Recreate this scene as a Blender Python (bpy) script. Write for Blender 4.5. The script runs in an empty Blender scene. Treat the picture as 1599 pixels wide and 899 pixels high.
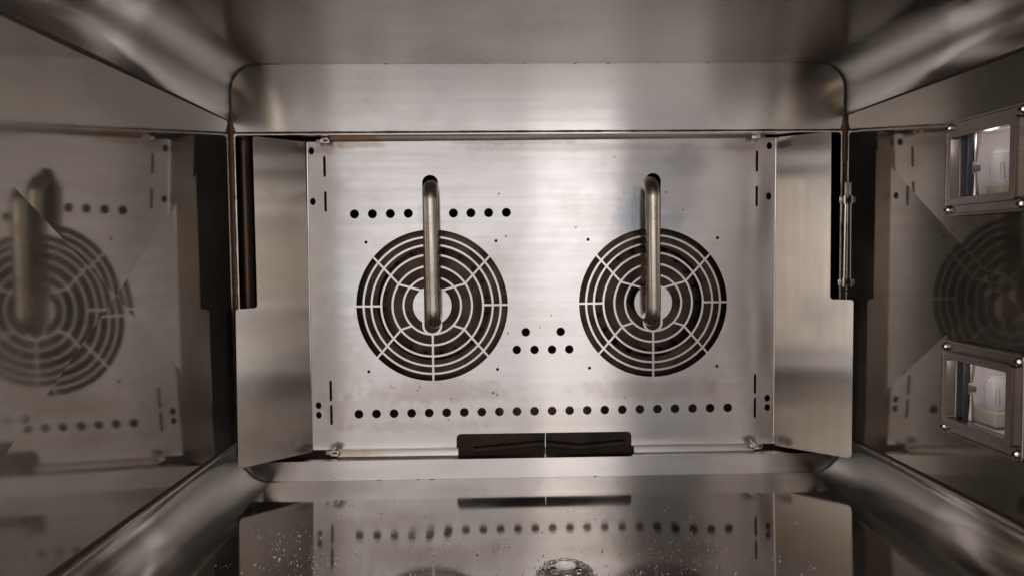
import bpy, bmesh, math, random
import numpy as np
from mathutils import Vector, Matrix, Euler
random.seed(7)
S = bpy.context.scene
COL = S.collection

# ------------------------------------------------------------------ camera
FPX = 1155.0
D = 0.85                                   # distance to the fan baffle
YAW, PITCH, ROLL = math.radians(-1.55), math.radians(-2.95), math.radians(-0.55)
RM = Matrix.Rotation(YAW, 3, 'Z') @ Matrix.Rotation(math.pi/2 + PITCH, 3, 'X') @ Matrix.Rotation(ROLL, 3, 'Z')
cd = bpy.data.cameras.new('camera'); cam = bpy.data.objects.new('camera', cd); COL.objects.link(cam)
cd.sensor_width = 36; cd.lens = FPX/1599*36; cd.clip_start = 0.01; cd.clip_end = 100
cam.rotation_euler = RM.to_euler(); cam.location = (0, 0, 0)
S.camera = cam

# ------------------------------------------------------------------ world and lamps (a lit kitchen behind the camera, plus added side lamps)
w = bpy.data.worlds.new('World'); S.world = w; w.use_nodes = True
bg = w.node_tree.nodes['Background']; bg.inputs[0].default_value = (0.83, 0.795, 0.785, 1); bg.inputs[1].default_value = 0.13

def area(name, x0, x1, z0, z1, y, power, col, spread=180):
    l = bpy.data.lights.new(name, 'AREA'); l.shape = 'RECTANGLE'; l.size = x1-x0; l.size_y = z1-z0
    l.energy = power; l.color = col; l.spread = math.radians(spread)
    o = bpy.data.objects.new(name, l); COL.objects.link(o)
    o.location = ((x0+x1)/2, y, (z0+z1)/2); o.rotation_euler = (math.radians(90), 0, 0)
    return o
area('kitchen_light_wide', -1.05, 0.16, 0.08, 1.5, -1.2, 8.0, (1, .96, .95))
area('kitchen_light_strong', 0.16, 0.49, 0.08, 1.5, -1.2, 4.2, (1, .96, .95))
area('kitchen_light_right', 0.90, 1.7, 0.08, 1.5, -1.2, 3.2, (1, .95, .93))
area('kitchen_light_low', -1.05, 1.7, -1.0, 0.08, -1.2, 6.6, (1, .955, .94))
def side_area(name, x, y0, y1, z0, z1, power, col):
    o = area(name, 0, y1-y0, z0, z1, 0, power, col)
    o.location = (x, (y0+y1)/2, (z0+z1)/2); o.rotation_euler = (math.radians(90), 0, math.radians(90 if x > 0 else -90))
side_area('wing_fill_light', 1.5, -.75, .05, -1.9, 1.3, 34, (1, .95, .90))  # added side lamps without a known source, to brighten the baffle wings
side_area('wing_fill_light', -1.5, -.75, .05, -1.9, 1.3, 21, (1, .96, .92))
side_area('wing_band_light', 1.49, -.7, 0, -.515, -.495, 1.6, (1, .82, .5))  # added thin lamps meant to throw warm bands onto the wings
side_area('wing_band_light', -1.49, -.7, 0, -.535, -.515, 1.6, (1, .82, .5))

S.view_settings.view_transform = 'Standard'; S.view_settings.look = 'None'
S.view_settings.exposure = 0.0; S.view_settings.gamma = 1
S.render.engine = 'CYCLES'
try:
    S.cycles.max_bounces = 14; S.cycles.glossy_bounces = 12; S.cycles.transparent_max_bounces = 16
    S.cycles.sample_clamp_indirect = 4
except Exception: pass

# ------------------------------------------------------------------ geometry helpers
def ray(px, py):
    return (RM @ Vector(((px-799.5)/FPX, (449.5-py)/FPX, -1.0)))
def on_plane(px, py, p, n):
    d = ray(px, py); n = Vector(n); return d * (Vector(p).dot(n)/d.dot(n))
def at(px, py, y=D):
    return on_plane(px, py, (0, y, 0), (0, 1, 0))
def zat(py, y, px=768): return at(px, py, y).z
def xat(px, y, py=390): return at(px, py, y).x

def mesh_from(bm, name):
    me = bpy.data.meshes.new(name); bm.to_mesh(me); bm.free(); return me
def place(name, me, mat, parent=None, smooth=True, angle=32):
    """mesh given in world coordinates -> object under parent"""
    o = bpy.data.objects.new(name, me); COL.objects.link(o)
    if parent is not None:
        off = Vector(parent.location)
        pp = parent.parent
        while pp is not None: off += pp.location; pp = pp.parent
        me.transform(Matrix.Translation(-off)); o.parent = parent
    if mat: me.materials.clear(); me.materials.append(mat)
    if smooth:
        for p in me.polygons: p.use_smooth = True
        try: me.set_sharp_from_angle(angle=math.radians(angle))
        except Exception: pass
    return o
def tag(o, label=None, cat=None, group=None, kind=None):
    if label: o['label'] = label
    if cat: o['category'] = cat
    if group: o['group'] = group
    if kind: o['kind'] = kind
    return o
def thing(name, loc, label, cat, group=None):
    o = bpy.data.objects.new(name, None); COL.objects.link(o); o.location = loc; o.empty_display_size = .02
    return tag(o, label, cat, group)
def mesh_top(name, me, mat, origin, **k):
    o = place(name, me, mat, None, **k); me.transform(Matrix.Translation(-Vector(origin))); o.location = origin
    return o

def bm_box(bm, lo, hi, bev=0):
    r = bmesh.ops.create_cube(bm, size=1)
    c = [(a+b)/2 for a, b in zip(lo, hi)]; s = [b-a for a, b in zip(lo, hi)]
    for v in r['verts']: v.co = Vector((v.co.x*s[0]+c[0], v.co.y*s[1]+c[1], v.co.z*s[2]+c[2]))
    if bev:
        es = list({e for v in r['verts'] for e in v.link_edges})
        bmesh.ops.bevel(bm, geom=es, offset=bev, segments=3, affect='EDGES', profile=.5)
    return bm
def bm_cyl(bm, p0, p1, r0, r1=None, seg=24, cap=True):
    p0, p1 = Vector(p0), Vector(p1); r1 = r0 if r1 is None else r1
    d = p1-p0; q = d.to_track_quat('Z', 'Y').to_matrix().to_4x4()
    bmesh.ops.create_cone(bm, cap_ends=cap, segments=seg, radius1=r0, radius2=r1, depth=d.length,
                          matrix=Matrix.Translation((p0+p1)/2) @ q)
def bm_tube(bm, pts, r, seg=20, closed=False, cap=True, rad=None):
    pts = [Vector(p) for p in pts]; n = len(pts); rings = []
    up = None
    for i, p in enumerate(pts):
        a = pts[(i-1) % n] if (closed or i > 0) else p
        b = pts[(i+1) % n] if (closed or i < n-1) else p
        t = (b-a).normalized()
        if up is None:
            up = t.orthogonal().normalized()
        up = (up - t*up.dot(t)).normalized(); s = t.cross(up)
        rr = rad[i] if rad else r
        rings.append([bm.verts.new(p + (up*math.cos(2*math.pi*k/seg) + s*math.sin(2*math.pi*k/seg))*rr) for k in range(seg)])
    m = n if closed else n-1
    for i in range(m):
        A, B = rings[i], rings[(i+1) % n]
        for k in range(seg):
            bm.faces.new((A[k], A[(k+1) % seg], B[(k+1) % seg], B[k]))
    if cap and not closed:
        bm.faces.new(rings[0][::-1]); bm.faces.new(rings[-1])
def arc_path(pts, rad, n=10):
    """polyline with rounded corners"""
    pts = [Vector(p) for p in pts]; out = [pts[0]]
    for i in range(1, len(pts)-1):
        a, b, c = pts[i-1], pts[i], pts[i+1]
        u = (a-b).normalized(); v = (c-b).normalized(); ang = u.angle(v); L = rad/math.tan(ang/2)
        cen = b + (u+v).normalized()*(rad/math.sin(ang/2)); s = b+u*L; e = b+v*L
        vs = s-cen; ve = e-cen; tot = vs.angle(ve)
        for k in range(n+1):
            f = k/n; out.append(cen + (vs*math.sin((1-f)*tot) + ve*math.sin(f*tot))/math.sin(tot))
    out.append(pts[-1]); return out

def round_poly(pts, rads, n=7):
    """2D polygon, corner radii"""
    out = []; m = len(pts)
    for i in range(m):
        a, b, c = Vector(pts[i-1]), Vector(pts[i]), Vector(pts[(i+1) % m]); r = rads[i] if isinstance(rads, (list, tuple)) else rads
        if r <= 0: out.append((b.x, b.y)); continue
        u = (a-b).normalized(); v = (c-b).normalized(); ang = u.angle(v)
        L = min(r/math.tan(ang/2), (a-b).length*.49, (c-b).length*.49); r = L*math.tan(ang/2)
        cen = b+(u+v).normalized()*(r/math.sin(ang/2)); vs = b+u*L-cen; ve = b+v*L-cen; tot = vs.angle(ve)
        for k in range(n+1):
            f = k/n; p = cen+(vs*math.sin((1-f)*tot)+ve*math.sin(f*tot))/math.sin(tot); out.append((p.x, p.y))
    return out
def circ(cx, cz, rx, rz=None, n=40):
    rz = rx if rz is None else rz
    return [(cx+rx*math.cos(2*math.pi*k/n), cz+rz*math.sin(2*math.pi*k/n)) for k in range(n)]
def capsule(cx, z0, z1, r, n=6):
    return [(cx+r*math.cos(math.pi*k/n), z1-r+r*math.sin(math.pi*k/n)) for k in range(n+1)] + \
           [(cx-r*math.cos(math.pi*k/n), z0+r-r*math.sin(math.pi*k/n)) for k in range(n+1)]
def sheet(loops, thick, mat4, name, bevel=0.0):
    """plate cut from 2D loops (even-odd holes); local xy -> mat4, thickness centred on local z"""
    from mathutils.geometry import delaunay_2d_cdt
    V = []; E = []
    for lp in loops:
        n0 = len(V); V += [Vector((p[0]*100, p[1]*100)) for p in lp]; m = len(lp); E += [(n0+i, n0+(i+1) % m) for i in range(m)]
    vo, eo, fo, _, _, _ = delaunay_2d_cdt(V, E, [], 0, 1e-6)
    P = np.array([(v.x, v.y) for v in vo])/100; F = np.array([list(f) for f in fo]); C = P[F].mean(axis=1)
    odd = np.zeros(len(C), int)
    for lp in loops:
        L = np.array(lp); L2 = np.roll(L, -1, axis=0)
        sel = np.nonzero((C[:, 0] > L[:, 0].min()) & (C[:, 0] < L[:, 0].max()) & (C[:, 1] > L[:, 1].min()) & (C[:, 1] < L[:, 1].max()))[0]
        c = C[sel]; cross = np.zeros(len(sel), int)
        for (ax, ay), (bx, by) in zip(L, L2):
            if ay == by: continue
            hit = ((ay > c[:, 1]) != (by > c[:, 1])); cross += hit & (c[:, 0] < (bx-ax)*(c[:, 1]-ay)/(by-ay)+ax)
        odd[sel] += cross
    F = F[odd % 2 == 1]
    n = len(P); h = thick/2
    verts = [(x, y, h) for x, y in P]+[(x, y, -h) for x, y in P]; faces = []; cnt = {}
    for f in F:
        a, b, c = map(int, f); faces.append((a, b, c)); faces.append((c+n, b+n, a+n))
        for u, v in ((a, b), (b, c), (c, a)): cnt[(u, v)] = 1
    for (u, v) in cnt:
        if (v, u) not in cnt: faces.append((v, u, u+n, v+n))
    me = bpy.data.meshes.new(name); me.from_pydata(verts, [], faces); me.update()
    bm = bmesh.new(); bm.from_mesh(me); loose = [v for v in bm.verts if not v.link_faces]; bmesh.ops.delete(bm, geom=loose, context='VERTS')
    bm.to_mesh(me); bm.free(); me.transform(mat4)
    return me
def xz(y):      # local (x,y) -> world (x, y0, z)
    return Matrix(((1, 0, 0, 0), (0, 0, -1, y), (0, 1, 0, 0), (0, 0, 0, 1)))

def contours(f, xs, zs, tol):
    """marching squares on f<0, returns closed loops"""
    nx, nz = len(xs), len(zs); ins = f < 0
    code = ins[:-1, :-1]*1 + ins[1:, :-1]*2 + ins[1:, 1:]*4 + ins[:-1, 1:]*8
    segs = {}
    def pt(k):
        t, i, j = k
        if t == 0: a, b = f[i, j], f[i+1, j]; u = a/(a-b); return (xs[i]+(xs[i+1]-xs[i])*u, zs[j])
        a, b = f[i, j], f[i, j+1]; u = a/(a-b); return (xs[i], zs[j]+(zs[j+1]-zs[j])*u)
    adj = {}
    for i, j in zip(*np.nonzero((code > 0) & (code < 15))):
        c = code[i, j]; b_, r_, t_, l_ = (0, i, j), (1, i+1, j), (0, i, j+1), (1, i, j)
        tab = {1: [(l_, b_)], 2: [(b_, r_)], 3: [(l_, r_)], 4: [(r_, t_)], 5: [(l_, b_), (r_, t_)], 6: [(b_, t_)], 7: [(l_, t_)],
               8: [(t_, l_)], 9: [(t_, b_)], 10: [(b_, r_), (t_, l_)], 11: [(t_, r_)], 12: [(r_, l_)], 13: [(r_, b_)], 14: [(b_, l_)]}[int(c)]
        for a, b in tab:
            adj.setdefault(a, []).append(b); adj.setdefault(b, []).append(a)
    loops = []; seen = set()
    for k0 in adj:
        if k0 in seen: continue
        loop = [k0]; seen.add(k0); cur = k0
        while True:
            nx_ = [q for q in adj[cur] if q not in seen]
            if not nx_: break
            cur = nx_[0]; seen.add(cur); loop.append(cur)
        P = [pt(k) for k in loop]
        if len(P) < 8: continue
        out = [P[0]]; last = P[0]; i = 0
        while i < len(P)-1:                                  # greedy simplification
            j = min(i+2, len(P)-1); best = i+1
            while j < min(len(P), i+40):
                ax, az = P[i]; bx, bz = P[j]; L = math.hypot(bx-ax, bz-az) or 1e-9
                if max(abs((bx-ax)*(az-P[k][1])-(ax-P[k][0])*(bz-az))/L for k in range(i+1, j)) > tol if j > i+1 else False: break
                best = j; j += 1
            i = best; out.append(P[i])
        loops.append(out)
    return loops

# ------------------------------------------------------------------ materials
def nt(name):
    m = bpy.data.materials.new(name); m.use_nodes = True; t = m.node_tree; t.nodes.clear()
    out = t.nodes.new('ShaderNodeOutputMaterial'); b = t.nodes.new('ShaderNodeBsdfPrincipled'); t.links.new(b.outputs[0], out.inputs[0])
    return m, t, b
def nd(t, typ, **k):
    n = t.nodes.new(typ)
    for a, v in k.items(): setattr(n, a, v)
    return n
def math_(t, op, a, b=None, clamp=False):
    n = nd(t, 'ShaderNodeMath', operation=op, use_clamp=clamp)
    for i, v in enumerate((a, b)):
        if v is None: continue
        if isinstance(v, (int, float)): n.inputs[i].default_value = v
        else: t.links.new(v, n.inputs[i])
    return n.outputs[0]
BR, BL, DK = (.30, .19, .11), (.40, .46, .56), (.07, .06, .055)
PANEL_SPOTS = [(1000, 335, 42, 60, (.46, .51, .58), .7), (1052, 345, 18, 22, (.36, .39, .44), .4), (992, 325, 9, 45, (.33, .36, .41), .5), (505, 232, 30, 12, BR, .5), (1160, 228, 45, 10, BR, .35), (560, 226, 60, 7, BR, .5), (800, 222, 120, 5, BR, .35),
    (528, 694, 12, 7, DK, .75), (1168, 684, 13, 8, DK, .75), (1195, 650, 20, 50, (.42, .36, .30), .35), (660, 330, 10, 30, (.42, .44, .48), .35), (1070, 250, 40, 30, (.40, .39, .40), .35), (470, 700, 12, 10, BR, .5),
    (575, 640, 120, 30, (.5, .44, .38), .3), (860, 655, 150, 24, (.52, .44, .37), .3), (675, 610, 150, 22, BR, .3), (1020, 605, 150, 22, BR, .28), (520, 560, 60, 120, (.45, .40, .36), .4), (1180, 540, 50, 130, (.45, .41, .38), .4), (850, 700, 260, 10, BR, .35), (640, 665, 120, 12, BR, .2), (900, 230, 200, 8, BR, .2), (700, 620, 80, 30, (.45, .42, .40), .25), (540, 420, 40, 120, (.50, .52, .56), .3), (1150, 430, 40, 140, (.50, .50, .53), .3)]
_r = random.Random(3)
for sx_, sy_ in ((652, 609), (655, 604), (610, 603), (613, 605), (742, 661), (770, 613), (776, 616), (704, 622), (843, 511), (861, 492), (985, 496), (976, 620), (594, 277), (779, 303), (790, 369), (793, 520), (1066, 328), (1040, 300), (960, 245), (640, 600), (899, 355), (700, 655)):
    q_ = _r.uniform(1.1, 1.9); PANEL_SPOTS.append((sx_, sy_, q_, q_*_r.uniform(.7, 1.4), (.03, .02, .015), .85))
def noise(t, vec, scale, detail=4, rough=.55, stretch=(1, 1, 1), off=(0, 0, 0)):
    mp = nd(t, 'ShaderNodeMapping'); mp.inputs['Scale'].default_value = stretch; mp.inputs['Location'].default_value = off
    t.links.new(vec, mp.inputs['Vector'])
    n = nd(t, 'ShaderNodeTexNoise'); n.inputs['Scale'].default_value = scale; n.inputs['Detail'].default_value = detail
    n.inputs['Roughness'].default_value = rough; t.links.new(mp.outputs[0], n.inputs['Vector']); return n.outputs['Fac']
def ramp(t, fac, a, b, va=0.0, vb=1.0):
    n = nd(t, 'ShaderNodeMapRange', interpolation_type='SMOOTHSTEP'); t.links.new(fac, n.inputs[0])
    n.inputs[1].default_value = a; n.inputs[2].default_value = b; n.inputs[3].default_value = va; n.inputs[4].default_value = vb
    return n.outputs[0]
def mixc(t, fac, a, b):
    n = nd(t, 'ShaderNodeMix', data_type='RGBA')
    if isinstance(fac, float): n.inputs[0].default_value = fac
    else: t.links.new(fac, n.inputs[0])
    for i, v in ((6, a), (7, b)):
        if isinstance(v, tuple): n.inputs[i].default_value = (*v, 1)
        else: t.links.new(v, n.inputs[i])
    return n.outputs[2]
def steel(name, col, rough, brush=(1, 0, 0), aniso=.6, tang=None, film=.25, film_col=(.30, .25, .21), rust=(), rust_col=(.13, .055, .02), bump=.02, haze=0.0, spots=(),
          wave=0.0, film_scale=9, rvar=.08, specks=0.0, lo=.42, hi=.75):
    m, t, b = nt(name); geo = nd(t, 'ShaderNodeNewGeometry'); P = geo.outputs['Position']
    st = tuple(.03 if abs(c) > .5 else 1.0 for c in brush)
    streak = noise(t, P, 900, 3, .6, st); streak2 = noise(t, P, 120, 3, .6, st, (3, 1, 7))
    blotch = noise(t, P, film_scale, 6, .62, off=(1.3, 4.1, 2.2)); fine = noise(t, P, 55, 5, .6, off=(5, 2, 8))
    bl = ramp(t, blotch, lo, hi)
    fac = math_(t, 'MULTIPLY', math_(t, 'MULTIPLY', bl, ramp(t, fine, .25, .75, .6, 1)), film)
    c = mixc(t, fac, col, film_col)
    c = mixc(t, math_(t, 'MULTIPLY', ramp(t, streak2, .35, .7), .16), c, tuple(x*.60 for x in col))
    r = math_(t, 'ADD', math_(t, 'MULTIPLY', math_(t, 'SUBTRACT', bl, .3), rvar), rough)
    r = math_(t, 'ADD', r, math_(t, 'MULTIPLY', math_(t, 'SUBTRACT', streak2, .5), rvar*.8))
    metal = None
    if haze: metal = math_(t, 'SUBTRACT', 1.0, math_(t, 'MULTIPLY', math_(t, 'ADD', math_(t, 'MULTIPLY', bl, .7), .3), haze))
    if spots:
        wob = nd(t, 'ShaderNodeTexNoise'); wob.inputs['Scale'].default_value = 90; wob.inputs['Detail'].default_value = 4; t.links.new(P, wob.inputs['Vector'])
        for sx, sy, rx, rz, scol, amt in spots:
            p = at(sx, sy); u = D/FPX
            mp = nd(t, 'ShaderNodeMapping', vector_type='POINT'); mp.inputs['Scale'].default_value = (1/(rx*u), 0, 1/(rz*u))
            mp.inputs['Location'].default_value = (-p.x/(rx*u), 0, -p.z/(rz*u)); t.links.new(P, mp.inputs['Vector'])
            ln = nd(t, 'ShaderNodeVectorMath', operation='LENGTH'); t.links.new(mp.outputs[0], ln.inputs[0])
            d = math_(t, 'ADD', ln.outputs['Value'], math_(t, 'MULTIPLY', math_(t, 'SUBTRACT', wob.outputs['Fac'], .5), 1.3))
            c = mixc(t, ramp(t, d, .35, 1.15, amt, 0.0), c, scol)
    if rust:
        sep = nd(t, 'ShaderNodeSeparateXYZ'); t.links.new(P, sep.inputs[0]); tot = None
        for ax, cen, wd, extra in rust:
            d = math_(t, 'ABSOLUTE', math_(t, 'SUBTRACT', sep.outputs[ax], cen))
            k = math_(t, 'SUBTRACT', 1.0, math_(t, 'DIVIDE', d, wd), True)
            for ax2, l_, h_ in extra:
                k = math_(t, 'MULTIPLY', k, ramp(t, sep.outputs[ax2], l_-.01, l_)); k = math_(t, 'MULTIPLY', k, ramp(t, sep.outputs[ax2], h_+.01, h_))
            tot = k if tot is None else math_(t, 'MAXIMUM', tot, k)
        rn = noise(t, P, 70, 6, .7, off=(9, 3, 1))
        rm = ramp(t, math_(t, 'ADD', math_(t, 'MULTIPLY', tot, .8), math_(t, 'MULTIPLY', rn, .7)), .62, .95)
        rm = math_(t, 'MULTIPLY', rm, ramp(t, tot, 0, .15))
        c = mixc(t, rm, c, rust_col); metal = math_(t, 'MULTIPLY', metal if metal is not None else 1.0, math_(t, 'SUBTRACT', 1.0, math_(t, 'MULTIPLY', rm, .85)))
        r = math_(t, 'ADD', r, math_(t, 'MULTIPLY', rm, .35))
    if specks:
        v = nd(t, 'ShaderNodeTexVoronoi'); v.inputs['Scale'].default_value = 60; t.links.new(P, v.inputs['Vector'])
        sz = noise(t, P, 8, 2, off=(2, 2, 2)); lim = ramp(t, sz, .48, .8, 0.0, .10*specks)
        pit = math_(t, 'LESS_THAN', v.outputs['Distance'], lim)
        c = mixc(t, pit, c, (.05, .035, .025)); 
        r = math_(t, 'ADD', r, math_(t, 'MULTIPLY', pit, .3))
    t.links.new(c, b.inputs['Base Color']); t.links.new(math_(t, 'MAXIMUM', r, .03), b.inputs['Roughness'])
    if metal is None: b.inputs['Metallic'].default_value = 1
    else: t.links.new(metal, b.inputs['Metallic'])
    if aniso:
        b.inputs['Anisotropic'].default_value = aniso; tv = nd(t, 'ShaderNodeCombineXYZ')
        tang = tang or ((0, 1, 0) if abs(brush[2]) > .5 else (0, 0, 1))
        for i in range(3): tv.inputs[i].default_value = tang[i]
        t.links.new(tv.outputs[0], b.inputs['Tangent'])
    bp = nd(t, 'ShaderNodeBump'); bp.inputs['Strength'].default_value = bump; bp.inputs['Distance'].default_value = .0004
    t.links.new(streak, bp.inputs['Height']); last = bp
    if wave:
        b2 = nd(t, 'ShaderNodeBump'); b2.inputs['Strength'].default_value = 1; b2.inputs['Distance'].default_value = wave
        t.links.new(noise(t, P, 5, 2, .4, off=(7, 7, 7)), b2.inputs['Height']); t.links.new(bp.outputs[0], b2.inputs['Normal']); last = b2
    t.links.new(last.outputs[0], b.inputs['Normal'])
    return m
def plain(name, col, rough, metallic=0.0, vary=.3, scale=30, col2=None, bump=0):
    m, t, b = nt(name); geo = nd(t, 'ShaderNodeNewGeometry'); P = geo.outputs['Position']
    n = noise(t, P, scale, 5); c = mixc(t, ramp(t, n, .35, .7), col, col2 or tuple(x*(1-vary) for x in col))
    t.links.new(c, b.inputs['Base Color']); b.inputs['Metallic'].default_value = metallic
    t.links.new(math_(t, 'ADD', math_(t, 'MULTIPLY', n, .15), rough-.07), b.inputs['Roughness'])
    if bump:
        bp = nd(t, 'ShaderNodeBump'); bp.inputs['Strength'].default_value = bump; bp.inputs['Distance'].default_value = .001
        t.links.new(n, bp.inputs['Height']); t.links.new(bp.outputs[0], b.inputs['Normal'])
    return m

ST = (.72, .70, .69)
# cavity dimensions (metres)
XL, XR, ZB, ZT = -.284, .397, -.258, .205
YF, YB = .30, .8245
YS = YB + .0005                                  # flat of the rear frame
XC, YC = (XL+XR)/2, .579
M_panel = steel('baffle_steel', ST, .23, (1, 0, 0), 1.0, film=.45, specks=0, wave=.0008, bump=.03, rvar=.05, film_scale=6, spots=PANEL_SPOTS, film_col=(.46, .40, .36))
M_wing = steel('wing_steel', ST, .20, (0, 0, 1), 1.0, tang=(.7, .7, 0), spots=((477, 697, 14, 8, DK, .55), (1219, 684, 12, 10, DK, .6), (470, 236, 16, 8, BR, .4), (1219, 228, 10, 7, DK, .45), (430, 640, 60, 60, (.55, .50, .45), .3), (1270, 620, 60, 60, (.62, .54, .46), .35)), film=.2, specks=0, bump=.03)
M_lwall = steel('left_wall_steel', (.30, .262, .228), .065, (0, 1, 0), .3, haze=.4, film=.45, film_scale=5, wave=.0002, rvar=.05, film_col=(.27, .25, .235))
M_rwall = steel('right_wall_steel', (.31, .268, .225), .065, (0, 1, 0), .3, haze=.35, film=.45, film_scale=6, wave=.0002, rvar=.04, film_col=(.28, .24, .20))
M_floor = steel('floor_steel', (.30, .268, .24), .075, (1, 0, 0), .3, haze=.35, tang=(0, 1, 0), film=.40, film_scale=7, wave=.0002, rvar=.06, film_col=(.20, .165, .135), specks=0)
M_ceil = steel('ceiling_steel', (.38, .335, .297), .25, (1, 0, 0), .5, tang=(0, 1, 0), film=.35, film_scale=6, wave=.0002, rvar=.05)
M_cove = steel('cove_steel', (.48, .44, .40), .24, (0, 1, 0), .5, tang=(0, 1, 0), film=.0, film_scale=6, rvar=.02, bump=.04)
M_lip = steel('lip_steel', (.70, .66, .61), .30, (0, 1, 0), .3, film=.2, bump=0)
M_back = steel('rear_frame_steel', (.80, .78, .765), .23, (1, 0, 0), .98, film=.2, specks=0, bump=.03,
               rust=((0, XL, .006, ((2, -.26, .145),)), (0, XR, .006, ((2, -.26, .145),)), (2, .1302, .0022, ()), (2, -.231, .0015, ())), rust_col=(.10, .045, .02))
M_flange = steel('flange_steel', (.50, .47, .44), .34, (1, 0, 0), .4, film=.4, rust=((2, .1240, .0028, ()),), rust_col=(.22, .12, .06), spots=((545, 218, 60, 9, (.42, .21, .09), .9), (640, 219, 90, 4, (.38, .22, .12), .6), (900, 217, 200, 3, (.40, .27, .17), .6), (1130, 212, 70, 5, (.38, .22, .12), .6), (560, 706, 60, 5, (.36, .22, .12), .5)))
M_pipe = steel('pipe_steel', (.60, .55, .49), .27, (0, 0, 1), .3, film=.5, film_scale=22, film_col=(.22, .15, .09), bump=.02)
M_frame = steel('lamp_frame_steel', (.36, .315, .28), .30, (0, 1, 0), .2, film=.5, film_scale=25, film_col=(.20, .16, .13))
M_screw = steel('screw_steel', (.55, .5, .47), .22, (0, 1, 0), .1, film=.4, film_scale=60)
M_fan = plain('baked_fan_metal', (.085, .055, .037), .36, .85, .6, 40)
M_chamber = plain('sooty_chamber_metal', (.065, .042, .028), .5, .5, .6, 25, col2=(.018, .014, .012))
M_divider = plain('brown_stained_metal', (.26, .17, .115), .45, .6, .4, 60)
M_seal = plain('dark_seam', (.03, .024, .02), .6, .2, .5, 200, col2=(.08, .045, .025))
M_black = plain('recess_shade', (.012, .011, .01), .6, 0, .3, 50)
M_chrome = steel('strainer_steel', (.92, .89, .86), .20, (1, 0, 0), 0, haze=.5, film=.15, bump=0)
M_clip = steel('clip_steel', (.58, .53, .48), .3, (1, 0, 0), .1, film=.7, film_scale=90, film_col=(.18, .11, .06))
M_post = plain('rusty_post_metal', (.13, .115, .10), .4, .6, .4, 130, col2=(.22, .10, .04), bump=.2)

# ------------------------------------------------------------------ cavity shell
SLU, SLL = zat(190, YB, 368), zat(685, YB, 368)         # weld seam heights, left
SRU, SRL = zat(180, YB, 1322), zat(675, YB, 1322)
RT, RB = .030, .034
def pan_profile(top):
    """cross-section of ceiling or floor pan in (x,z), from the left seam round to the right one"""
    zc = ZT if top else ZB; R = RT if top else RB; s = 1 if top else -1; pts = []
    pts.append((XL, SLU if top else SLL))
    for k in range(15):
        a = math.pi/2*k/14; pts.append((XL+R-R*math.cos(a), zc-s*R+s*R*math.sin(a)))
    m1 = len(pts)-1
    for k in range(15):
        a = math.pi/2*(1-k/14); pts.append((XR-R+R*math.cos(a), zc-s*R+s*R*math.sin(a)))
    pts.append((XR, SRU if top else SRL))
    return pts, m1
def pan(top, sink):
    pts, m1 = pan_profile(top); bm = bmesh.new()
    A = [bm.verts.new((x, YF, z)) for x, z in pts]; B = [bm.verts.new((x, YB, z)) for x, z in pts]
    for i in range(len(pts)-1):
        if i == m1: continue
        bm.faces.new((A[i], A[i+1], B[i+1], B[i]))
    c = bm.verts.new((XC, YC, (ZT if top else ZB) + sink))
    q = [A[m1], A[m1+1], B[m1+1], B[m1]]
    if top:
        for i in range(4): bm.faces.new((q[i], q[(i+1) % 4], c))
    else:                                            # hole for the drain
        n = 32; r = .026; ring = [bm.verts.new((XC+r*math.cos(2*math.pi*k/n-3*math.pi/4), YC+r*math.sin(2*math.pi*k/n-3*math.pi/4), ZB+sink*.93)) for k in range(n)]
        for i in range(4):
            seg = [ring[(i*8+k) % n] for k in range(9)]
            for k in range(8):
                bm.faces.new((q[i], seg[k+1], seg[k]) if k < 4 else (q[(i+1) % 4], seg[k+1], seg[k]))
            bm.faces.new((q[i], q[(i+1) % 4], seg[4]))
        low = [bm.verts.new((v.co.x, v.co.y, v.co.z-.02)) for v in ring]
        for k in range(n): bm.faces.new((ring[k], ring[(k+1) % n], low[(k+1) % n], low[k]))
        bm.faces.new(low); bm.verts.remove(c)
    bmesh.ops.recalc_face_normals(bm, faces=bm.faces)
    return mesh_from(bm, 'pan')
def shell_obj(name, me, mat, thick=.0015):
    o = place(name, me, mat, smooth=False)
    for p in me.polygons: p.use_smooth = abs(p.normal.z) < .9990
    me.materials.append(M_cove)
    for p in me.polygons:
        if abs(p.normal.z) < .9990: p.material_index = 1
    md = o.modifiers.new('thickness', 'SOLIDIFY'); md.thickness = thick; md.offset = 0
    tag(o, kind='structure'); return o
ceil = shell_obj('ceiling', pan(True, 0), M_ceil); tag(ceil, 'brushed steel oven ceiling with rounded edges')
floor = shell_obj('floor', pan(False, -.0040), M_floor); tag(floor, 'brushed steel oven floor falling to a drain')

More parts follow.
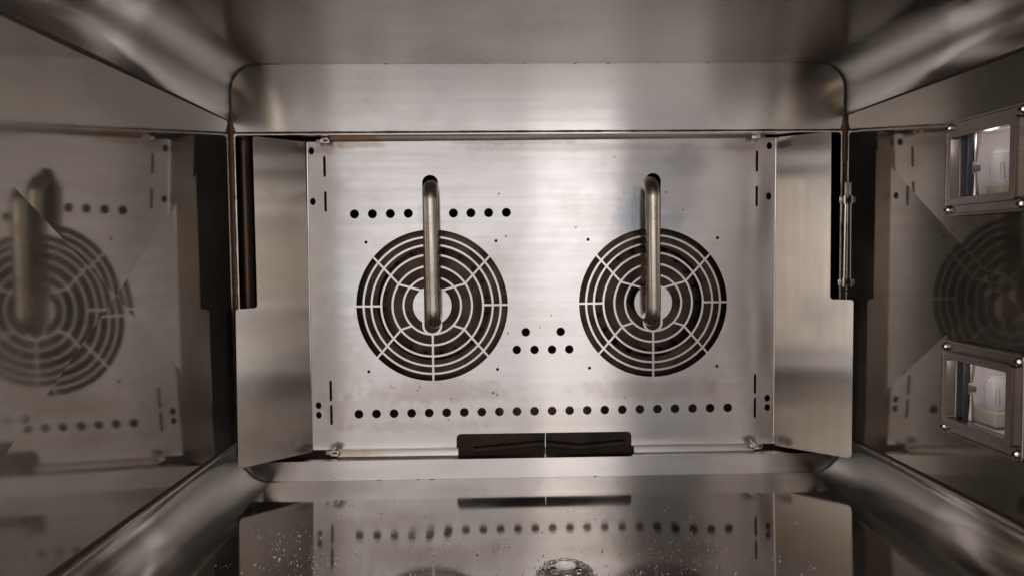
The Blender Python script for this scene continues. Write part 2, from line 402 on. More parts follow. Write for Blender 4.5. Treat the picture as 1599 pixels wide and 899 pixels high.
def cross_broken(x, z0, z1, bulge, front, windows=()):
    """side wall, folded along its two diagonals; windows are (y0,y1,z0,z1) openings"""
    from mathutils.geometry import delaunay_2d_cdt
    g = .0011; y0, y1 = YF, YB; z0 += g; z1 -= g; yc, zc = YC, (z0+z1)/2
    def off(y, z):                                    # four flat facets meeting in the middle
        u = (y-yc)/((y1-y0)/2); v = (z-zc)/((z1-z0)/2); m = max(abs(u), abs(v))
        if m < 1e-6: return x + bulge
        edge = front*(1-u/m)/2                         # front corners set out, back corners not
        return x + bulge*(1-m) + edge*m
    V = [Vector(p) for p in ((y0, z0), (y1, z0), (y1, z1), (y0, z1), (yc, zc))]; E = [(0, 1), (1, 2), (2, 3), (3, 0), (0, 4), (1, 4), (2, 4), (3, 4)]
    for a, b, c, d in windows:
        n0 = len(V); V += [Vector(p) for p in ((a, c), (b, c), (b, d), (a, d))]; E += [(n0+i, n0+(i+1) % 4) for i in range(4)]
    vo, eo, fo, _, _, _ = delaunay_2d_cdt(V, E, [], 0, 1e-6)
    fo = [f for f in fo if not any(a < sum(vo[i].x for i in f)/3 < b and c < sum(vo[i].y for i in f)/3 < d for a, b, c, d in windows)]
    me = bpy.data.meshes.new('wall'); me.from_pydata([(off(v.x, v.y), v.x, v.y) for v in vo], [], [tuple(f) for f in fo]); me.update()
    return me
W1 = (.542, .630, .0305, .1000); W2 = (.540, .629, -.1570, -.0870)
def opening(W): return (W[0]+.0065, W[1]-.007, W[2]+.008, W[3]-.008)
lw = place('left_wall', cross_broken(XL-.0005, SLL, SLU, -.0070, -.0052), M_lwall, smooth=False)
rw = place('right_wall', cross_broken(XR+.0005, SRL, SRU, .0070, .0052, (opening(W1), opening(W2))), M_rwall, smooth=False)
for o in (lw, rw):
    tag(o, kind='structure'); md = o.modifiers.new('thickness', 'SOLIDIFY'); md.thickness = .0012; md.offset = 0
tag(lw, 'mirror-like steel left side wall of the oven'); tag(rw, 'mirror-like steel right side wall with two lamp windows')

# dark joints behind the weld seams
def seam(nm, x, z, side, hgt=.0022):
    bm = bmesh.new(); bm_box(bm, (min(x, x+side*.004)+side*.0003, YF, z-hgt/2-.0008), (max(x, x+side*.004)+side*.0003, YB, z+hgt/2+.0008)); return bm
bm = bmesh.new()
for x, z, s in ((XL, SLU, -1), (XL, SLL, -1), (XR, SRU, 1), (XR, SRL, 1)):
    lo = (min(x+s*.0004, x+s*.004), YF, z-.0013); hi = (max(x+s*.0004, x+s*.004), YB, z+.0013); bm_box(bm, lo, hi)
    bm_tube(bm, [(x+s*.0001, YF+(YB-YF)*k/8, z+.0002*math.sin(k*2.1)) for k in range(9)], .0009, 8)
o = place('seam_joint', mesh_from(bm, 'seam_joint'), M_seal); tag(o, 'dark weld lines between wall and pans', kind='structure')

bm = bmesh.new()
for x, z, s in ((XL, SLL, 1), (XR, SRL, -1)):
    bm_tube(bm, [(x+s*.0006, YF+(YB-YF)*k/20, z-.0024+.0002*math.sin(k*1.7)) for k in range(21)], .0012, 10)
o = place('seam_lip', mesh_from(bm, 'seam_lip'), M_lip); tag(o, 'thin bright raised edge of the floor pan along the walls', kind='structure')

# ------------------------------------------------------------------ rear frame (rounded rectangle with the fan opening)
def rrect(x0, x1, z0, z1, r_top, r_bot, n=12):
    P = []
    for cx, cz, a0, r in ((x1-r_top, z1-r_top, 0, r_top), (x0+r_top, z1-r_top, 90, r_top), (x0+r_bot, z0+r_bot, 180, r_bot), (x1-r_bot, z0+r_bot, 270, r_bot)):
        for k in range(n+1):
            a = math.radians(a0+90*k/n); P.append((cx+r*math.cos(a), cz+r*math.sin(a)))
    return P
ZO0, ZO1 = zat(714, YS, 850), zat(209, YS, 850)
XO0, XO1 = XL+.0045, XR-.0045
RF = .0004
bm = bmesh.new(); rings = []
for k in range(9):
    a = math.pi/2*k/8; ins = RF*(1-math.cos(a)); dy = (YS-YB)*math.sin(a)
    rings.append([bm.verts.new((x, YB+dy, z)) for x, z in rrect(XL+ins, XR-ins, ZB+ins, ZT-ins, RT-ins, RB-ins)])
n = len(rings[0])
for A, B in zip(rings, rings[1:]):
    for k in range(n): bm.faces.new((A[k], A[(k+1) % n], B[(k+1) % n], B[k]))
me1 = mesh_from(bm, 'fillet')
outer = rrect(XL+RF, XR-RF, ZB+RF, ZT-RF, RT-RF, RB-RF)
inner = round_poly([(XO0, ZO0), (XO1, ZO0), (XO1, ZO1), (XO0, ZO1)], .004)
me2 = sheet([outer, inner], .0016, xz(YS+.0008), 'face')
bm = bmesh.new(); bm.from_mesh(me1); bm.from_mesh(me2)
# returned lip round the opening
L0 = [bm.verts.new((x, YS+.001, z)) for x, z in inner]; L1 = [bm.verts.new((x, YS+.014, z)) for x, z in inner]
for k in range(len(inner)): bm.faces.new((L0[k], L0[(k+1) % len(inner)], L1[(k+1) % len(inner)], L1[k]))
bmesh.ops.recalc_face_normals(bm, faces=bm.faces)
o = place('back_wall', mesh_from(bm, 'back_wall'), M_back); tag(o, 'brushed steel rear frame round the fan opening', kind='structure')
bm = bmesh.new(); loop = rrect(XL, XR, ZB, ZT, RT, RB, 14)
dense = []
for i in range(len(loop)):
    a, b = Vector(loop[i]), Vector(loop[(i+1) % len(loop)]); m_ = max(1, int((b-a).length/.004))
    for k in range(m_): dense.append(a+(b-a)*k/m_)
def weld_r(i, p):
    dx = max(0, min(p.x-XL, XR-p.x)-.03); top_bot = p.y > ZT-.001 or p.y < ZB+.001
    r = .0014*max(.16, 1-dx/.05)*1.35 if top_bot else .0018
    if p.y < ZB+.02: r = max(r*.6, .0006)
    if top_bot and random.random() < .035: r = .0011
    return r*random.uniform(.8, 1.15)
rd = [weld_r(i, p) for i, p in enumerate(dense)]
bm_tube(bm, [(p.x, YB-.0003, p.y) for p in dense], .001, 8, closed=True, rad=rd)
o = place('weld_line', mesh_from(bm, 'weld_line'), M_seal); tag(o, 'thin dark weld line round the rear frame', kind='structure')

M_rust = plain('orange_rust', (.30, .13, .05), .7, .1, .5, 300, col2=(.10, .045, .02), bump=.3)
for xx_, s_, z1_, z0_ in ((XL, 1, .150, -.235), (XR, -1, .145, .095)):
    bm = bmesh.new(); N = 60
    bm_tube(bm, [(xx_+s_*.0016, YB-.0010, z0_+(z1_-z0_)*k/N) for k in range(N+1)], .001, 8, rad=[.0007+.0006*random.random() for k in range(N+1)])
    bmesh.ops.create_cone(bm, cap_ends=True, segments=12, radius1=.0045, radius2=.0008, depth=.012, matrix=Matrix.Translation((xx_+s_*.001, YB-.0002, .1365)) @ Matrix.Diagonal((1, .25, 1, 1)))
    o = place('rust_line', mesh_from(bm, 'rust_line'), M_rust); tag(o, 'orange rust along the upright weld of the rear frame', kind='structure')

# fan chamber behind
bm = bmesh.new(); CX0, CX1, CZ0, CZ1, CY0, CY1 = XL-.03, XR+.03, -.30, .19, YS+.002, .985
vs = [bm.verts.new(p) for p in ((CX0, CY0, CZ0), (CX1, CY0, CZ0), (CX1, CY1, CZ0), (CX0, CY1, CZ0), (CX0, CY0, CZ1), (CX1, CY0, CZ1), (CX1, CY1, CZ1), (CX0, CY1, CZ1))]
for f in ((0, 1, 2, 3), (4, 7, 6, 5), (0, 3, 7, 4), (1, 5, 6, 2), (3, 2, 6, 7)): bm.faces.new([vs[i] for i in f])
bm_box(bm, (CX0, CY0-.001, CZ0), (XL-.001, CY0+.001, CZ1)); bm_box(bm, (XR+.001, CY0-.001, CZ0), (CX1, CY0+.001, CZ1))
o = place('fan_chamber', mesh_from(bm, 'fan_chamber'), M_chamber, smooth=False); tag(o, 'dark sooty chamber behind the baffle', kind='structure')

# ------------------------------------------------------------------ fan baffle
T = .0012
baf = thing('fan_baffle', at(845, 700, D), 'brushed steel back plate with two round grilles, rows of holes and folded side wings', 'baffle plate')
tl, tr, bl, br = at(480, 222), at(1211, 215), at(487, 702), at(1207, 692)
c0, c1, c2, c3 = at(713, 712), at(713, 677), at(986, 673), at(986, 708)
mid_b = [bl, c0, c1, c2, c3, br]
outline = round_poly([(tl.x, tl.z), (bl.x, bl.z), (c0.x, bl.z+(br.z-bl.z)*.32), (c1.x, c1.z), (c2.x, c2.z), (c3.x, bl.z+(br.z-bl.z)*.70), (br.x, br.z), (tr.x, tr.z)],
                     [0, 0, .0008, .0055, .0055, .0008, 0, 0])
loops = [outline]
def hole(px, py, r, rz=None):
    p = at(px, py); U = D/FPX; loops.append(circ(p.x, p.z, r*U, (rz or r)*U, 32 if r > 3 else 14))
def slot(px, y0, y1, wpx=1.9):
    a, b = at(px, y0), at(px, y1); loops.append(capsule((a.x+b.x)/2, b.z, a.z, wpx*D/FPX, 4))
for x, y in ((553.5, 334.5), (581.5, 334.3), (609.5, 334), (637.5, 333.5), (708, 333), (735.3, 332.7), (763, 332.4), (790.7, 332)): hole(x, y, 7)
for x, y in ((821, 518), (875.5, 517.3), (807, 545.6), (834.7, 545.5), (862, 545.2), (889, 544.8)): hole(x, y, 6.7)
for k in range(22): hole(560.5+27.42*k, 646-.476*k, 6.9)
for x, y in ((571.5, 378.5), (774.5, 376.3), (576, 579.7), (777, 576), (918.3, 374.2), (1120.4, 371.4), (920.5, 574), (1119.5, 571)): hole(x, y, 2.4)
for x, y in ((486.3, 236), (488.6, 315), (1201.3, 228), (1200.3, 306.5)): hole(x, y, 4.2, 5.6)
for x, y in ((497.5, 632.5), (498, 647.5), (1198, 621), (1198, 635.5)): hole(x, y, 4.4, 5.4)
slot(506.7, 244, 276.5); slot(508.3, 299, 331); slot(1182, 235.5, 268.5); slot(1181.5, 290.5, 322.5)
slot(516.5, 593.5, 625.5); slot(517.5, 631.5, 663); slot(1179, 583.5, 614); slot(1178.8, 620, 651.5)

U = D/FPX
def fan_fields(fc, R):
    dx = R*1.14; xs = np.arange(-dx, dx, .00036); zs = np.arange(-R*1.14, 214*U, .00036)
    X, Z = np.meshgrid(xs, zs, indexing='ij'); r = np.hypot(X, Z); h = 1.55*U
    def seg(a, b, hw=h):
        ax, az = a; bx, bz = b; t_ = np.clip(((X-ax)*(bx-ax)+(Z-az)*(bz-az))/((bx-ax)**2+(bz-az)**2), 0, 1)
        return np.hypot(X-ax-t_*(bx-ax), Z-az-t_*(bz-az))-hw
    def pol(rad, deg): return (rad*R*math.cos(math.radians(deg)), rad*R*math.sin(math.radians(deg)))
    sl = seg((-.5*U, -31*U), (-.5*U, 190*U), 12.2*U)
    solid = r-.255*R                                                   # hub disc
    for k in (.38, .525, .672, .80, .905): solid = np.minimum(solid, np.abs(r-k*R)-h)
    for a in (0, 180): solid = np.minimum(solid, seg(pol(.672, a), pol(1.03, a)))
    solid = np.minimum(solid, seg(pol(.38, 270), pol(1.03, 270)))
    for s in (1, -1):
        for o_, k_, e_ in ((40.3, 33.3, (.235, 58)), (-43, -37, (.385, -44))):
            f3 = (lambda q: (q[0]*s, q[1]))
            solid = np.minimum(solid, seg(f3(pol(1.03, o_)), f3(pol(.52, k_)))); solid = np.minimum(solid, seg(f3(pol(.52, k_)), f3(pol(*e_))))
    rim = np.maximum(seg((-.5*U, -31*U), (-.5*U, 0), 15.6*U), Z-0.0)
    solid = np.minimum(solid, rim)
    grille = np.maximum(np.maximum(solid, r-(R+.0008)), -sl)
    panelf = np.maximum(R-r, -sl)
    return xs, zs, grille, panelf
fans = [(at(675, 477), 118*U), (at(1020, 472.5), 117*U)]
grilles = []
for fc, R in fans:
    xs, zs, g, pf = fan_fields(fc, R)
    for lp in contours(pf, xs, zs, .00004): loops.append([(x+fc.x, z+fc.z) for x, z in lp])
    grilles.append([[(x+fc.x, z+fc.z) for x, z in lp] for lp in contours(g, xs, zs, .00004)])
place('panel', sheet(loops, T, xz(D+T/2), 'panel', .0002), M_panel, baf, angle=30)
for g in grilles:
    o = place('grille', sheet(g, T-.0003, xz(D+T/2+.00002), 'grille', .00015), M_panel, baf, angle=30)

def wing(poly_px, rads, inner_top, inner_bot, sgn):
    """folded side wing, 45 degrees towards the camera"""
    p = Vector(((inner_top.x+inner_bot.x)/2, D, 0)); s = Vector((sgn*.700, -.714, 0)).normalized(); nrm = s.cross(Vector((0, 0, 1)))
    pts = []
    for px, py in poly_px:
        q = on_plane(px, py, p, nrm); pts.append(((q-p).dot(s), q.z))
    pts[0] = (0.0015, pts[0][1]); pts[-1] = (0.0015, pts[-1][1])
    M = Matrix(((s.x, 0, nrm.x, p.x), (s.y, 0, nrm.y, p.y), (0, 1, 0, 0), (0, 0, 0, 1)))
    me = sheet([round_poly(pts, rads)], T, M, 'wing', .0002)
    bm = bmesh.new(); bm.from_mesh(me)
    bm_cyl(bm, (inner_bot.x+sgn*.0004, D+.0003, inner_bot.z+.0005), (inner_top.x+sgn*.0004, D+.0003, inner_top.z-.0005), .0013, seg=16)
    return mesh_from(bm, 'wing')
o = place('side_wing', wing([(480, 222.5), (394, 213), (401.5, 480.5), (367.5, 483), (372, 731), (487, 705)], [0, .003, .0035, .003, .005, 0], tl, bl, -1), M_wing, baf, angle=30)
o['label'] = 'left wing with a notched upper edge'
o = place('side_wing', wing([(1211, 215), (1298.5, 206), (1296.5, 467), (1333, 468), (1330, 715), (1207, 694)], [0, .003, .0035, .003, .005, 0], tr, br, 1), M_wing, baf, angle=30)
o['label'] = 'right wing with a notched upper edge'
def flange(a, b, up):
    """strip folded forward at 45 degrees along an edge of the panel"""
    bm = bmesh.new(); f = .0072; prof = [(0, 0)]
    for k in range(5): prof.append((.0008*(1-math.cos(math.radians(11*k))), .0015*math.sin(math.radians(11*k))+.0006))
    prof += [(f*.72, f), (f*.72+.0010, f), (f*.72+.0010, f-.0006), (.0022, -.0002)]
    A = [bm.verts.new((a.x, D-u, a.z+up*v)) for u, v in prof]; B = [bm.verts.new((b.x, D-u, b.z+up*v)) for u, v in prof]
    m_ = len(prof)
    for k in range(m_): bm.faces.new((A[k], A[(k+1) % m_], B[(k+1) % m_], B[k]))
    bm.faces.new(A); bm.faces.new(B[::-1]); bmesh.ops.recalc_face_normals(bm, faces=bm.faces); return bm
def lerp(a, b, t): return a+(b-a)*t
place('top_flange', mesh_from(flange(lerp(tl, tr, .045), lerp(tl, tr, .965), 1), 'top_flange'), M_flange, baf)
def botpt(px): t_ = (px-487)/(1207-487); return lerp(bl, br, t_)
place('bottom_flange', mesh_from(flange(botpt(528), botpt(713), -1), 'bottom_flange'), M_flange, baf)
place('bottom_flange', mesh_from(flange(botpt(986.5), botpt(1175), -1), 'bottom_flange'), M_flange, baf)

# ------------------------------------------------------------------ steam pipes in front of the grilles
def pipe(top, bot, label):
    yf = .832; t_ = thing('steam_pipe', at(bot[0], bot[1], yf), label, 'pipe', 'bent pipes in front of the fan grilles')
    a = at(top[0], top[1], D-.005); b = at(bot[0], bot[1], D-.012)
    x0, x1 = at(top[0], 330, yf).x, at(bot[0], 470, yf).x; zt, zb = a.z, b.z
    pts = arc_path([(x0, .93, zt), (x0, yf, zt), (x1, yf, zb), (x1, .90, zb)], .0165, 12)
    bm = bmesh.new(); bm_tube(bm, pts, .0083, 28); place('tube', mesh_from(bm, 'tube'), M_pipe, t_)
    return t_
pipe((672, 292), (676, 503), 'bent steel pipe hanging in front of the left round grille')
pipe((1019, 287), (1020.5, 499), 'bent steel pipe hanging in front of the right round grille')

# ------------------------------------------------------------------ fan wheels behind the grilles
def fan_wheel(fc, R, label, rot):
    y0 = D+.022; t_ = thing('convection_fan', (fc.x, y0, fc.z), label, 'fan', 'fan wheels behind the baffle')
    bm = bmesh.new(); Mx = Matrix.Translation((fc.x, y0, fc.z))
    def ring(r0, r1, y, th):
        n = 64; P = []
        for r, yy in ((r0, y), (r1, y), (r1, y+th), (r0, y+th)):
            P.append([bm.verts.new((fc.x+r*math.cos(2*math.pi*k/n), yy, fc.z+r*math.sin(2*math.pi*k/n))) for k in range(n)])
        for i in range(4):
            A, B = P[i], P[(i+1) % 4]
            for k in range(n): bm.faces.new((A[k], A[(k+1) % n], B[(k+1) % n], B[k]))
    ring(.066, .096, y0, .0015); me = mesh_from(bm, 'front_ring'); place('front_ring', me, M_fan, t_)
    bm = bmesh.new(); bm_cyl(bm, (fc.x, y0+.028, fc.z), (fc.x, y0+.030, fc.z), .10, seg=64); place('back_disc', mesh_from(bm, 'back_disc'), M_fan, t_)
    bm = bmesh.new(); bm_cyl(bm, (fc.x, y0+.012, fc.z), (fc.x, y0+.035, fc.z), .016, .020, seg=32); bm_cyl(bm, (fc.x, y0+.004, fc.z), (fc.x, y0+.012, fc.z), .008, seg=6)
    place('hub', mesh_from(bm, 'hub'), M_fan, t_)
    for i in range(20):
        bm = bmesh.new(); a0 = rot+2*math.pi*i/20; A = []; B = []
        for k in range(7):
            r = .058+.038*k/6; a = a0+.10*(k/6)+.12*(k/6)**2
            A.append((fc.x+r*math.cos(a), fc.z+r*math.sin(a)))
        V = [[bm.verts.new((x, y, z)) for x, z in A] for y in (y0+.0015, y0+.028)]
        for k in range(6): bm.faces.new((V[0][k], V[0][k+1], V[1][k+1], V[1][k]))
        bmesh.ops.solidify(bm, geom=bm.faces[:], thickness=.0012)
        place('vane', mesh_from(bm, 'vane'), M_fan, t_)
    return t_
fan_wheel(fans[0][0], fans[0][1], 'dark brown fan wheel behind the left round grille', .1)
fan_wheel(fans[1][0], fans[1][1], 'dark brown fan wheel behind the right round grille', .27)

# brown divider plate seen through the holes of the lower row
dp = at(861, 642, D+.018); bm = bmesh.new(); bm_box(bm, (at(779, 642, D+.018).x, D+.018, dp.z-.013), (at(940, 642, D+.018).x, D+.0195, dp.z+.035), .0004)
o = mesh_top('divider_plate', mesh_from(bm, 'divider_plate'), M_divider, dp); tag(o, 'brown stained plate seen through the middle holes of the long lower row', 'plate')
# thin pin in the bottom cut-out
a, b = at(851.5, 672, D+.006), at(851.5, 711, D+.006); bm = bmesh.new(); bm_cyl(bm, b, a, .0007, seg=10)
o = mesh_top('locating_pin', mesh_from(bm, 'locating_pin'), M_chrome, b); tag(o, 'thin bright upright pin in the middle of the dark bottom cut-out', 'pin')
# a heating tube behind the cut-out
a = at(740, 702, D+.055); b = at(975, 690, D+.06); bm = bmesh.new()
M_tube = plain('sooty_tube', (.05, .035, .027), .6, .5)
bm_tube(bm, arc_path([a, lerp(a, b, .45)+Vector((0, 0, .004)), lerp(a, b, .7)+Vector((0, 0, -.003)), b], .03, 8), .0042, 14)
o = mesh_top('heating_tube', mesh_from(bm, 'heating_tube'), M_tube, a); tag(o, 'dark heating tube lying behind the bottom cut-out', 'heating tube')

# ------------------------------------------------------------------ rusty corner post and probe beside the wings
bm = bmesh.new(); xp = xat(385, .862, 350)
bm_cyl(bm, (xp, .862, zat(700, .862)), (xp-.001, .862, zat(200, .862)), .0085, seg=20)
o = mesh_top('corner_post', mesh_from(bm, 'corner_post'), M_post, (xp, .862, zat(700, .862))); tag(o, 'rust streaked dark upright post in the gap left of the left wing', 'post')
bm = bmesh.new(); xp = xat(1309, .866, 350)
bm_cyl(bm, (xp, .866, zat(700, .866)), (xp, .866, zat(200, .866)), .0050, seg=20)
o = mesh_top('corner_post', mesh_from(bm, 'corner_post'), M_post, (xp, .866, zat(700, .866))); tag(o, 'dark upright post in the gap right of the right wing, behind the probe', 'post')

yp = .817
pr = thing('temperature_probe', at(1317, 460, yp), 'slim steel probe rod held by two clamps right of the right wing', 'probe')
bm = bmesh.new(); bm_cyl(bm, at(1317.5, 436, yp), at(1320, 318, yp), .0013, seg=14); place('rod', mesh_from(bm, 'rod'), M_chrome, pr)
bm = bmesh.new(); p0, p1 = at(1320.3, 306, yp), at(1321.5, 284.5, yp); bm_box(bm, (p0.x-.0012, yp-.0006, p0.z), (p1.x+.0016, yp+.0006, p1.z), .0003)
place('tip', mesh_from(bm, 'tip'), M_clip, pr)
for (px, py), mm in (((1318.5, 312), M_screw), ((1316.5, 441), M_clip)):
    c = at(px, py, yp); bm = bmesh.new()
    bm_cyl(bm, c+Vector((0, 0, -.0045)), c+Vector((0, 0, .0042)), .0025, seg=20)
    bm_box(bm, (c.x-.0055, c.y+.0005, c.z-.0035), (c.x+.001, c.y+.0022, c.z+.0035), .0004)
    place('clamp', mesh_from(bm, 'clamp'), mm, pr)
bm = bmesh.new()
bm_tube(bm, [at(1328, 441, yp), at(1324.5, 445, yp), at(1322, 452, yp), at(1321.5, 462, yp+.004), at(1322.5, 480, yp+.012)], .0008, 8); place('wire', mesh_from(bm, 'wire'), M_clip, pr)

# ------------------------------------------------------------------ latches holding the baffle
def latch(px, py, up, where):
    c = at(px, py, D-.010); t_ = thing('turn_latch', c, where, 'latch', 'small latches holding the baffle')
    bm = bmesh.new(); bm_box(bm, (c.x-.0075, c.y-.001, c.z-.0022), (c.x+.0075, c.y+.0006, c.z+.0022), .0006)
    bm_box(bm, (c.x-.002, c.y-.001, c.z-.0042 if up < 0 else c.z-.001), (c.x+.006, c.y+.0007, c.z+.001 if up < 0 else c.z+.0042), .0005)
    place('tab', mesh_from(bm, 'tab'), M_clip, t_)
    bm = bmesh.new(); bm_cyl(bm, c+Vector((-.0005, -.0035, 0)), c+Vector((-.0005, .009, 0)), .0021, .0021, seg=6); place('bolt', mesh_from(bm, 'bolt'), M_screw, t_)
latch(504, 221, 1, 'small stained latch at the upper left corner of the baffle')
latch(1184, 214, 1, 'small stained latch at the upper right corner of the baffle')
latch(519, 706, -1, 'small stained latch at the lower left corner of the baffle')
latch(1181, 695, -1, 'small stained latch at the lower right corner of the baffle')

# ------------------------------------------------------------------ lamp windows in the right wall
M_glass, t, b = nt('window_glass')
b.inputs['Base Color'].default_value = (.9, .9, .9, 1); b.inputs['Metallic'].default_value = 1; b.inputs['Roughness'].default_value = .05
tr_ = nd(t, 'ShaderNodeBsdfTransparent'); mx_ = nd(t, 'ShaderNodeMixShader'); fr_ = nd(t, 'ShaderNodeFresnel'); fr_.inputs['IOR'].default_value = 1.4
g_ = nd(t, 'ShaderNodeNewGeometry'); t.links.new(math_(t, 'MULTIPLY', fr_.outputs[0], math_(t, 'SUBTRACT', 1.0, g_.outputs['Backfacing'])), mx_.inputs[0]); t.links.new(tr_.outputs[0], mx_.inputs[1]); t.links.new(b.outputs[0], mx_.inputs[2])
t.links.new(mx_.outputs[0], [n for n in t.nodes if n.type == 'OUTPUT_MATERIAL'][0].inputs[0])
M_enamel = plain('pale_housing', (.92, .87, .87), .45, 0, .08, 20)
M_blue = plain('blue_black_gasket', (.012, .022, .035), .4, 0, .3, 30)
M_bulb, t, b = nt('bulb_glass'); b.inputs['Base Color'].default_value = (.85, .85, .85, 1); b.inputs['Roughness'].default_value = .12
tr_ = nd(t, 'ShaderNodeBsdfTransparent'); mx_ = nd(t, 'ShaderNodeMixShader'); lw_ = nd(t, 'ShaderNodeLayerWeight'); lw_.inputs[0].default_value = .35
t.links.new(ramp(t, lw_.outputs['Facing'], 0, 1, .22, .9), mx_.inputs[0]); t.links.new(tr_.outputs[0], mx_.inputs[1]); t.links.new(b.outputs[0], mx_.inputs[2])
t.links.new(mx_.outputs[0], [n for n in t.nodes if n.type == 'OUTPUT_MATERIAL'][0].inputs[0])
M_ceramic = plain('ceramic_socket', (.62, .56, .47), .6, 0, .2, 40)
def yz(x):   # local (x,y) -> world (x0, y, z), local z -> -x
    return Matrix(((0, 0, -1, x), (1, 0, 0, 0), (0, 1, 0, 0), (0, 0, 0, 1)))
def rect(y0, y1, z0, z1, r): return round_poly([(y0, z0), (y1, z0), (y1, z1), (y0, z1)], r)
def lamp(W, label, socket):
    y0, y1, z0, z1 = W; x = XR; e = .0055
    t_ = thing('oven_lamp', (x, (y0+y1)/2, z0-e), label, 'oven lamp', 'framed lamps in the right wall')
    g = (y0+.0078, y1-.0085, z0+.0095, z1-.0095)
    me = sheet([rect(y0-e, y1+e, z0-e, z1+e, .004), rect(*g, .002)], .002, yz(x-.0012), 'frame', .0005)
    me2 = sheet([rect(y0+.0018, y1-.0035, z0+.0035, z1-.0035, .003), rect(*g, .002)], .0050, yz(x-.0046), 'bezel', .0012)
    bm = bmesh.new(); bm.from_mesh(me); bm.from_mesh(me2); fr = place('frame', mesh_from(bm, 'frame'), M_frame, t_, angle=40)
    # rounded bead round the rim
    bm = bmesh.new(); L = rect(y0-e+.001, y1+e-.001, z0-e+.001, z1+e-.001, .004)
    bm_tube(bm, [(x-.0020, a, b_) for a, b_ in L], .0015, 10, closed=True); place('rim', mesh_from(bm, 'rim'), M_frame, fr)
    for yy in (y0, y1):
        for zz in (z0, z1):
            bm = bmesh.new(); bm_cyl(bm, (x-.001, yy, zz), (x-.0045, yy, zz), .0040, .0036, 24); bm_cyl(bm, (x-.0045, yy, zz), (x-.0058, yy, zz), .0036, .0022, 24)
            s = place('screw', mesh_from(bm, 'screw'), M_screw, t_)
            bm = bmesh.new(); bm_cyl(bm, (x-.0050, yy, zz), (x-.0062, yy, zz), .0017, seg=6); place('socket_shade_plug', mesh_from(bm, 'socket_shade_plug'), M_black, s)  # black plug stands in for the shade inside the screw socket
    me = sheet([rect(g[0]-.001, g[1]+.001, g[2]-.001, g[3]+.001, .002)], .003, yz(x-.0022), 'glass'); place('glass', me, M_glass, t_)
    # housing: open box behind the glass
    d = .036; bm = bmesh.new(); m_ = .004
    yy0, yy1, zz0, zz1 = g[0]-m_, g[1]+m_, g[2]-m_, g[3]+m_
    v = [bm.verts.new(p) for p in ((x+.003, yy0, zz0), (x+.003, yy1, zz0), (x+.003, yy1, zz1), (x+.003, yy0, zz1), (x+d, yy0-.0, zz0), (x+d, yy1, zz0), (x+d, yy1, zz1), (x+d, yy0, zz1))]
    for f in ((0, 1, 5, 4), (1, 2, 6, 5), (2, 3, 7, 6), (3, 0, 4, 7), (4, 5, 6, 7)): bm.faces.new([v[i] for i in f])
    bmesh.ops.recalc_face_normals(bm, faces=bm.faces); bmesh.ops.reverse_faces(bm, faces=bm.faces)
    hs = place('housing', mesh_from(bm, 'housing'), M_enamel, t_, smooth=False)
    bm = bmesh.new(); bm_box(bm, (x+.0035, yy1-.010, zz0+.001), (x+.0085, yy1-.001, zz1-.001), .001); place('gasket', mesh_from(bm, 'gasket'), M_blue, t_)
    zc = (z0+z1)/2
    for s in (1, -1):
        bm = bmesh.new(); bm_cyl(bm, (x+.0125, yy1-.006, zc+s*.005), (x+.0125, yy1-.006, zc+s*.028), .0018, .0046, 16); place('spring_clip', mesh_from(bm, 'spring_clip'), M_screw, t_)
    bm = bmesh.new(); bm_box(bm, (x+.0085, yy1-.009, zc-.003), (x+.016, yy1-.001, zc+.002), .0005); place('bracket', mesh_from(bm, 'bracket'), M_frame, t_)
    # bulb
    bc = Vector((x+.024, yy1-.024, zc-.003)); bm = bmesh.new()
    prof = [(0, .017), (.005, .0165), (.0085, .013), (.0095, .007), (.0095, -.004), (.008, -.011), (.005, -.014)]
    bm_tube(bm, [bc+Vector((0, 0, z_)) for r_, z_ in prof], 1, 20, rad=[max(r_, .0008) for r_, z_ in prof]); bu = place('bulb', mesh_from(bm, 'bulb'), M_bulb, t_)
    bm = bmesh.new(); bm_tube(bm, [bc+Vector((0, -.003, -.008)), bc+Vector((0, -.002, .005)), bc+Vector((0, .002, .005)), bc+Vector((0, .003, -.008))], .0005, 8); place('filament', mesh_from(bm, 'filament'), M_screw, bu)
    bm = bmesh.new(); bm_box(bm, (bc.x-.010, bc.y-.012, zz0+.002), (bc.x+.009, bc.y+(.016 if socket else .006), bc.z-.012), .002); place('lamp_socket', mesh_from(bm, 'lamp_socket'), M_ceramic, t_)
    l = bpy.data.lights.new('housing_fill_light', 'POINT'); l.energy = .007; l.shadow_soft_size = .006; l.color = (1, .92, .9)  # added fill lamp so the pale housing shows; the bulb is unlit
    lo = bpy.data.objects.new('housing_fill_light', l); COL.objects.link(lo); lo.location = (x+.0055, (y0+y1)/2+.004, zc+.018)
    return t_
lamp(W1, 'upper framed square lamp window in the right wall', False)
lamp(W2, 'lower framed square lamp window in the right wall', True)

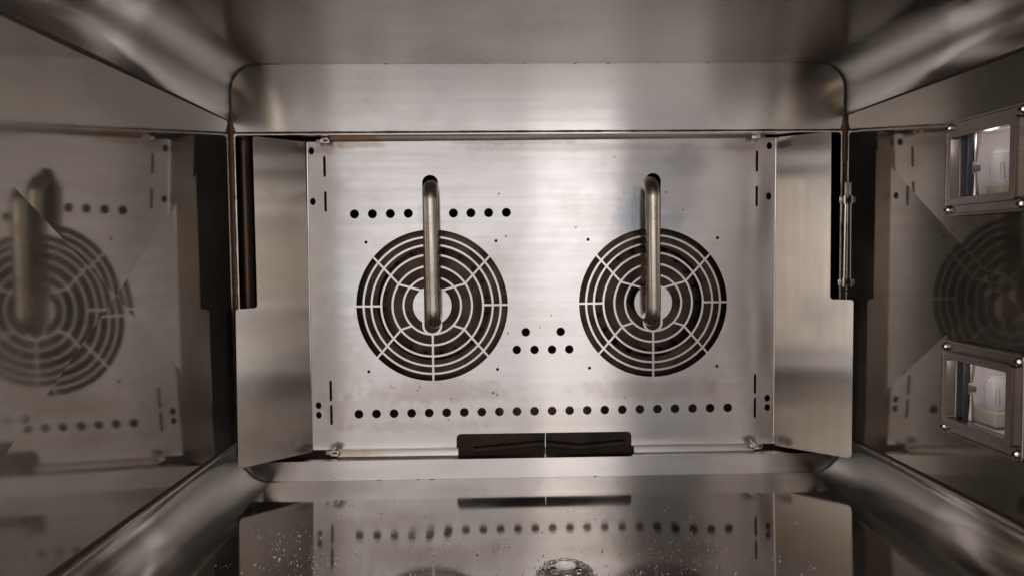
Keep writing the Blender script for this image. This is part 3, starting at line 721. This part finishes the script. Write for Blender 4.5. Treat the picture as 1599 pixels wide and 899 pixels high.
# ------------------------------------------------------------------ drain strainer
ds = thing('drain_strainer', (XC, YC, ZB-.004), 'domed perforated chrome strainer over the floor drain', 'strainer')
bm = bmesh.new(); n = 60; Rs = .0230; H = .0085
bands = [(0, 'solid')]; rows = 22; V = []
def dome(u): # u 0 rim..1 top
    a = u*math.pi/2; return Rs*math.cos(a)**.75 if u < 1 else 0, H*math.sin(a)
for i in range(rows):
    r_, h_ = dome(i/rows); V.append([bm.verts.new((XC+r_*math.cos(2*math.pi*k/n), YC+r_*math.sin(2*math.pi*k/n), ZB-.0028+h_)) for k in range(n)])
top = bm.verts.new((XC, YC, ZB-.003+H))
for i in range(rows-1):
    for k in range(n):
        openf = False
        if 1 <= i <= 4 and k % 6 in (1, 2, 3, 4): openf = True
        if 6 <= i <= 10 and (k+3) % 6 in (1, 2, 3, 4): openf = True
        if 13 <= i <= 17 and k % 10 in (1, 2, 3, 4, 5, 6): openf = True
        if openf: continue
        bm.faces.new((V[i][k], V[i][(k+1) % n], V[i+1][(k+1) % n], V[i+1][k]))
for k in range(n): bm.faces.new((V[-1][k], V[-1][(k+1) % n], top))
bmesh.ops.solidify(bm, geom=bm.faces[:], thickness=.0007)
def rim(az, el, a_, b_):
    r_, h_ = dome(el); r2, h2 = dome(el+.03); c_ = Vector((XC+r_*math.cos(az), YC+r_*math.sin(az), ZB-.0025+h_)); c2 = Vector((XC+r2*math.cos(az), YC+r2*math.sin(az), ZB-.0025+h2))
    up_ = (c2-c_).normalized(); tn = Vector((-math.sin(az), math.cos(az), 0)); bm_tube(bm, [c_+tn*a_*math.cos(2*math.pi*k/18)+up_*b_*math.sin(2*math.pi*k/18) for k in range(18)], .00042, 8, closed=True)
for k in range(18): rim(2*math.pi*k/18+.1, .14, .0031, .0010)
for k in range(14): rim(2*math.pi*k/14+.3, .36, .0032, .0014)
for k in range(8): rim(2*math.pi*k/8, .66, .0032, .0020)
dm = place('dome', mesh_from(bm, 'dome'), M_chrome, ds)
bm = bmesh.new(); bm_tube(bm, [(XC+0.0240*math.cos(2*math.pi*k/48), YC+0.0240*math.sin(2*math.pi*k/48), ZB-.0025) for k in range(48)], .0012, 10, closed=True)
place('ring', mesh_from(bm, 'ring'), M_chrome, ds)

# ------------------------------------------------------------------ white crumbs on the floor
M_salt = plain('white_crumb', (.85, .80, .74), .35, 0, .25, 300)
bm = bmesh.new()
def crumb(px, py, r):
    p = on_plane(px, py, (0, 0, ZB-.0012), (0, 0, 1))
    if not (XL+.03 < p.x < XR-.03 and YF < p.y < YB-.01): return
    if math.hypot(p.x-XC, p.y-YC) < .027: return
    u = max(abs(p.x-XC)/((XR-XL)/2-RB), abs(p.y-YC)/((YB-YF)/2)); p.z = ZB-.0040*(1-min(1, u))+.0008+r*.5
    ret = bmesh.ops.create_icosphere(bm, subdivisions=1, radius=r)
    q = Euler((random.random()*3, random.random()*3, random.random()*3)).to_matrix(); sx, sy, sz = random.uniform(.7, 1.5), random.uniform(.5, 1.2), random.uniform(.5, 1)
    for v in ret['verts']: v.co = q @ Vector((v.co.x*sx, v.co.y*sy, v.co.z*sz)) + p
for cx, cy, sx, sy, cnt in ((455, 862, 40, 22, 26), (500, 885, 50, 12, 20), (590, 860, 70, 26, 30), (745, 858, 40, 14, 16), (600, 830, 90, 30, 16), (920, 850, 60, 30, 9),
                            (1070, 875, 55, 14, 18), (1000, 845, 110, 30, 9), (850, 820, 150, 22, 8), (1010, 885, 60, 9, 7), (690, 885, 90, 12, 8), (860, 870, 330, 24, 16), (390, 880, 30, 14, 2), (740, 872, 120, 18, 14), (960, 888, 90, 9, 8)):
    for _ in range(cnt):                               # small clusters with one or two bigger grains each
        gx, gy, sp = random.gauss(cx, sx), random.gauss(cy, sy), random.uniform(2, 12)
        for k in range(random.choice((2, 3, 4, 6, 9))):
            crumb(random.gauss(gx, sp), random.gauss(gy, sp*.6), .00020+.00016*random.expovariate(1.1))
for px, py, r in ((940.5, 856.5, .0013), (929, 894, .0011), (551, 789, .0008), (596, 801, .0008), (745, 862, .0012), (795, 850, .0010), (847, 829, .0007), (997, 862, .0008), (1244, 818, .0007), (1149, 895, .0009), (526, 873, .0009), (340, 827, .0008)): crumb(px, py, r)
o = place('crumbs', mesh_from(bm, 'crumbs'), M_salt, smooth=False); tag(o, 'scattered white salt-like crumbs on the oven floor', 'crumbs', kind='stuff')
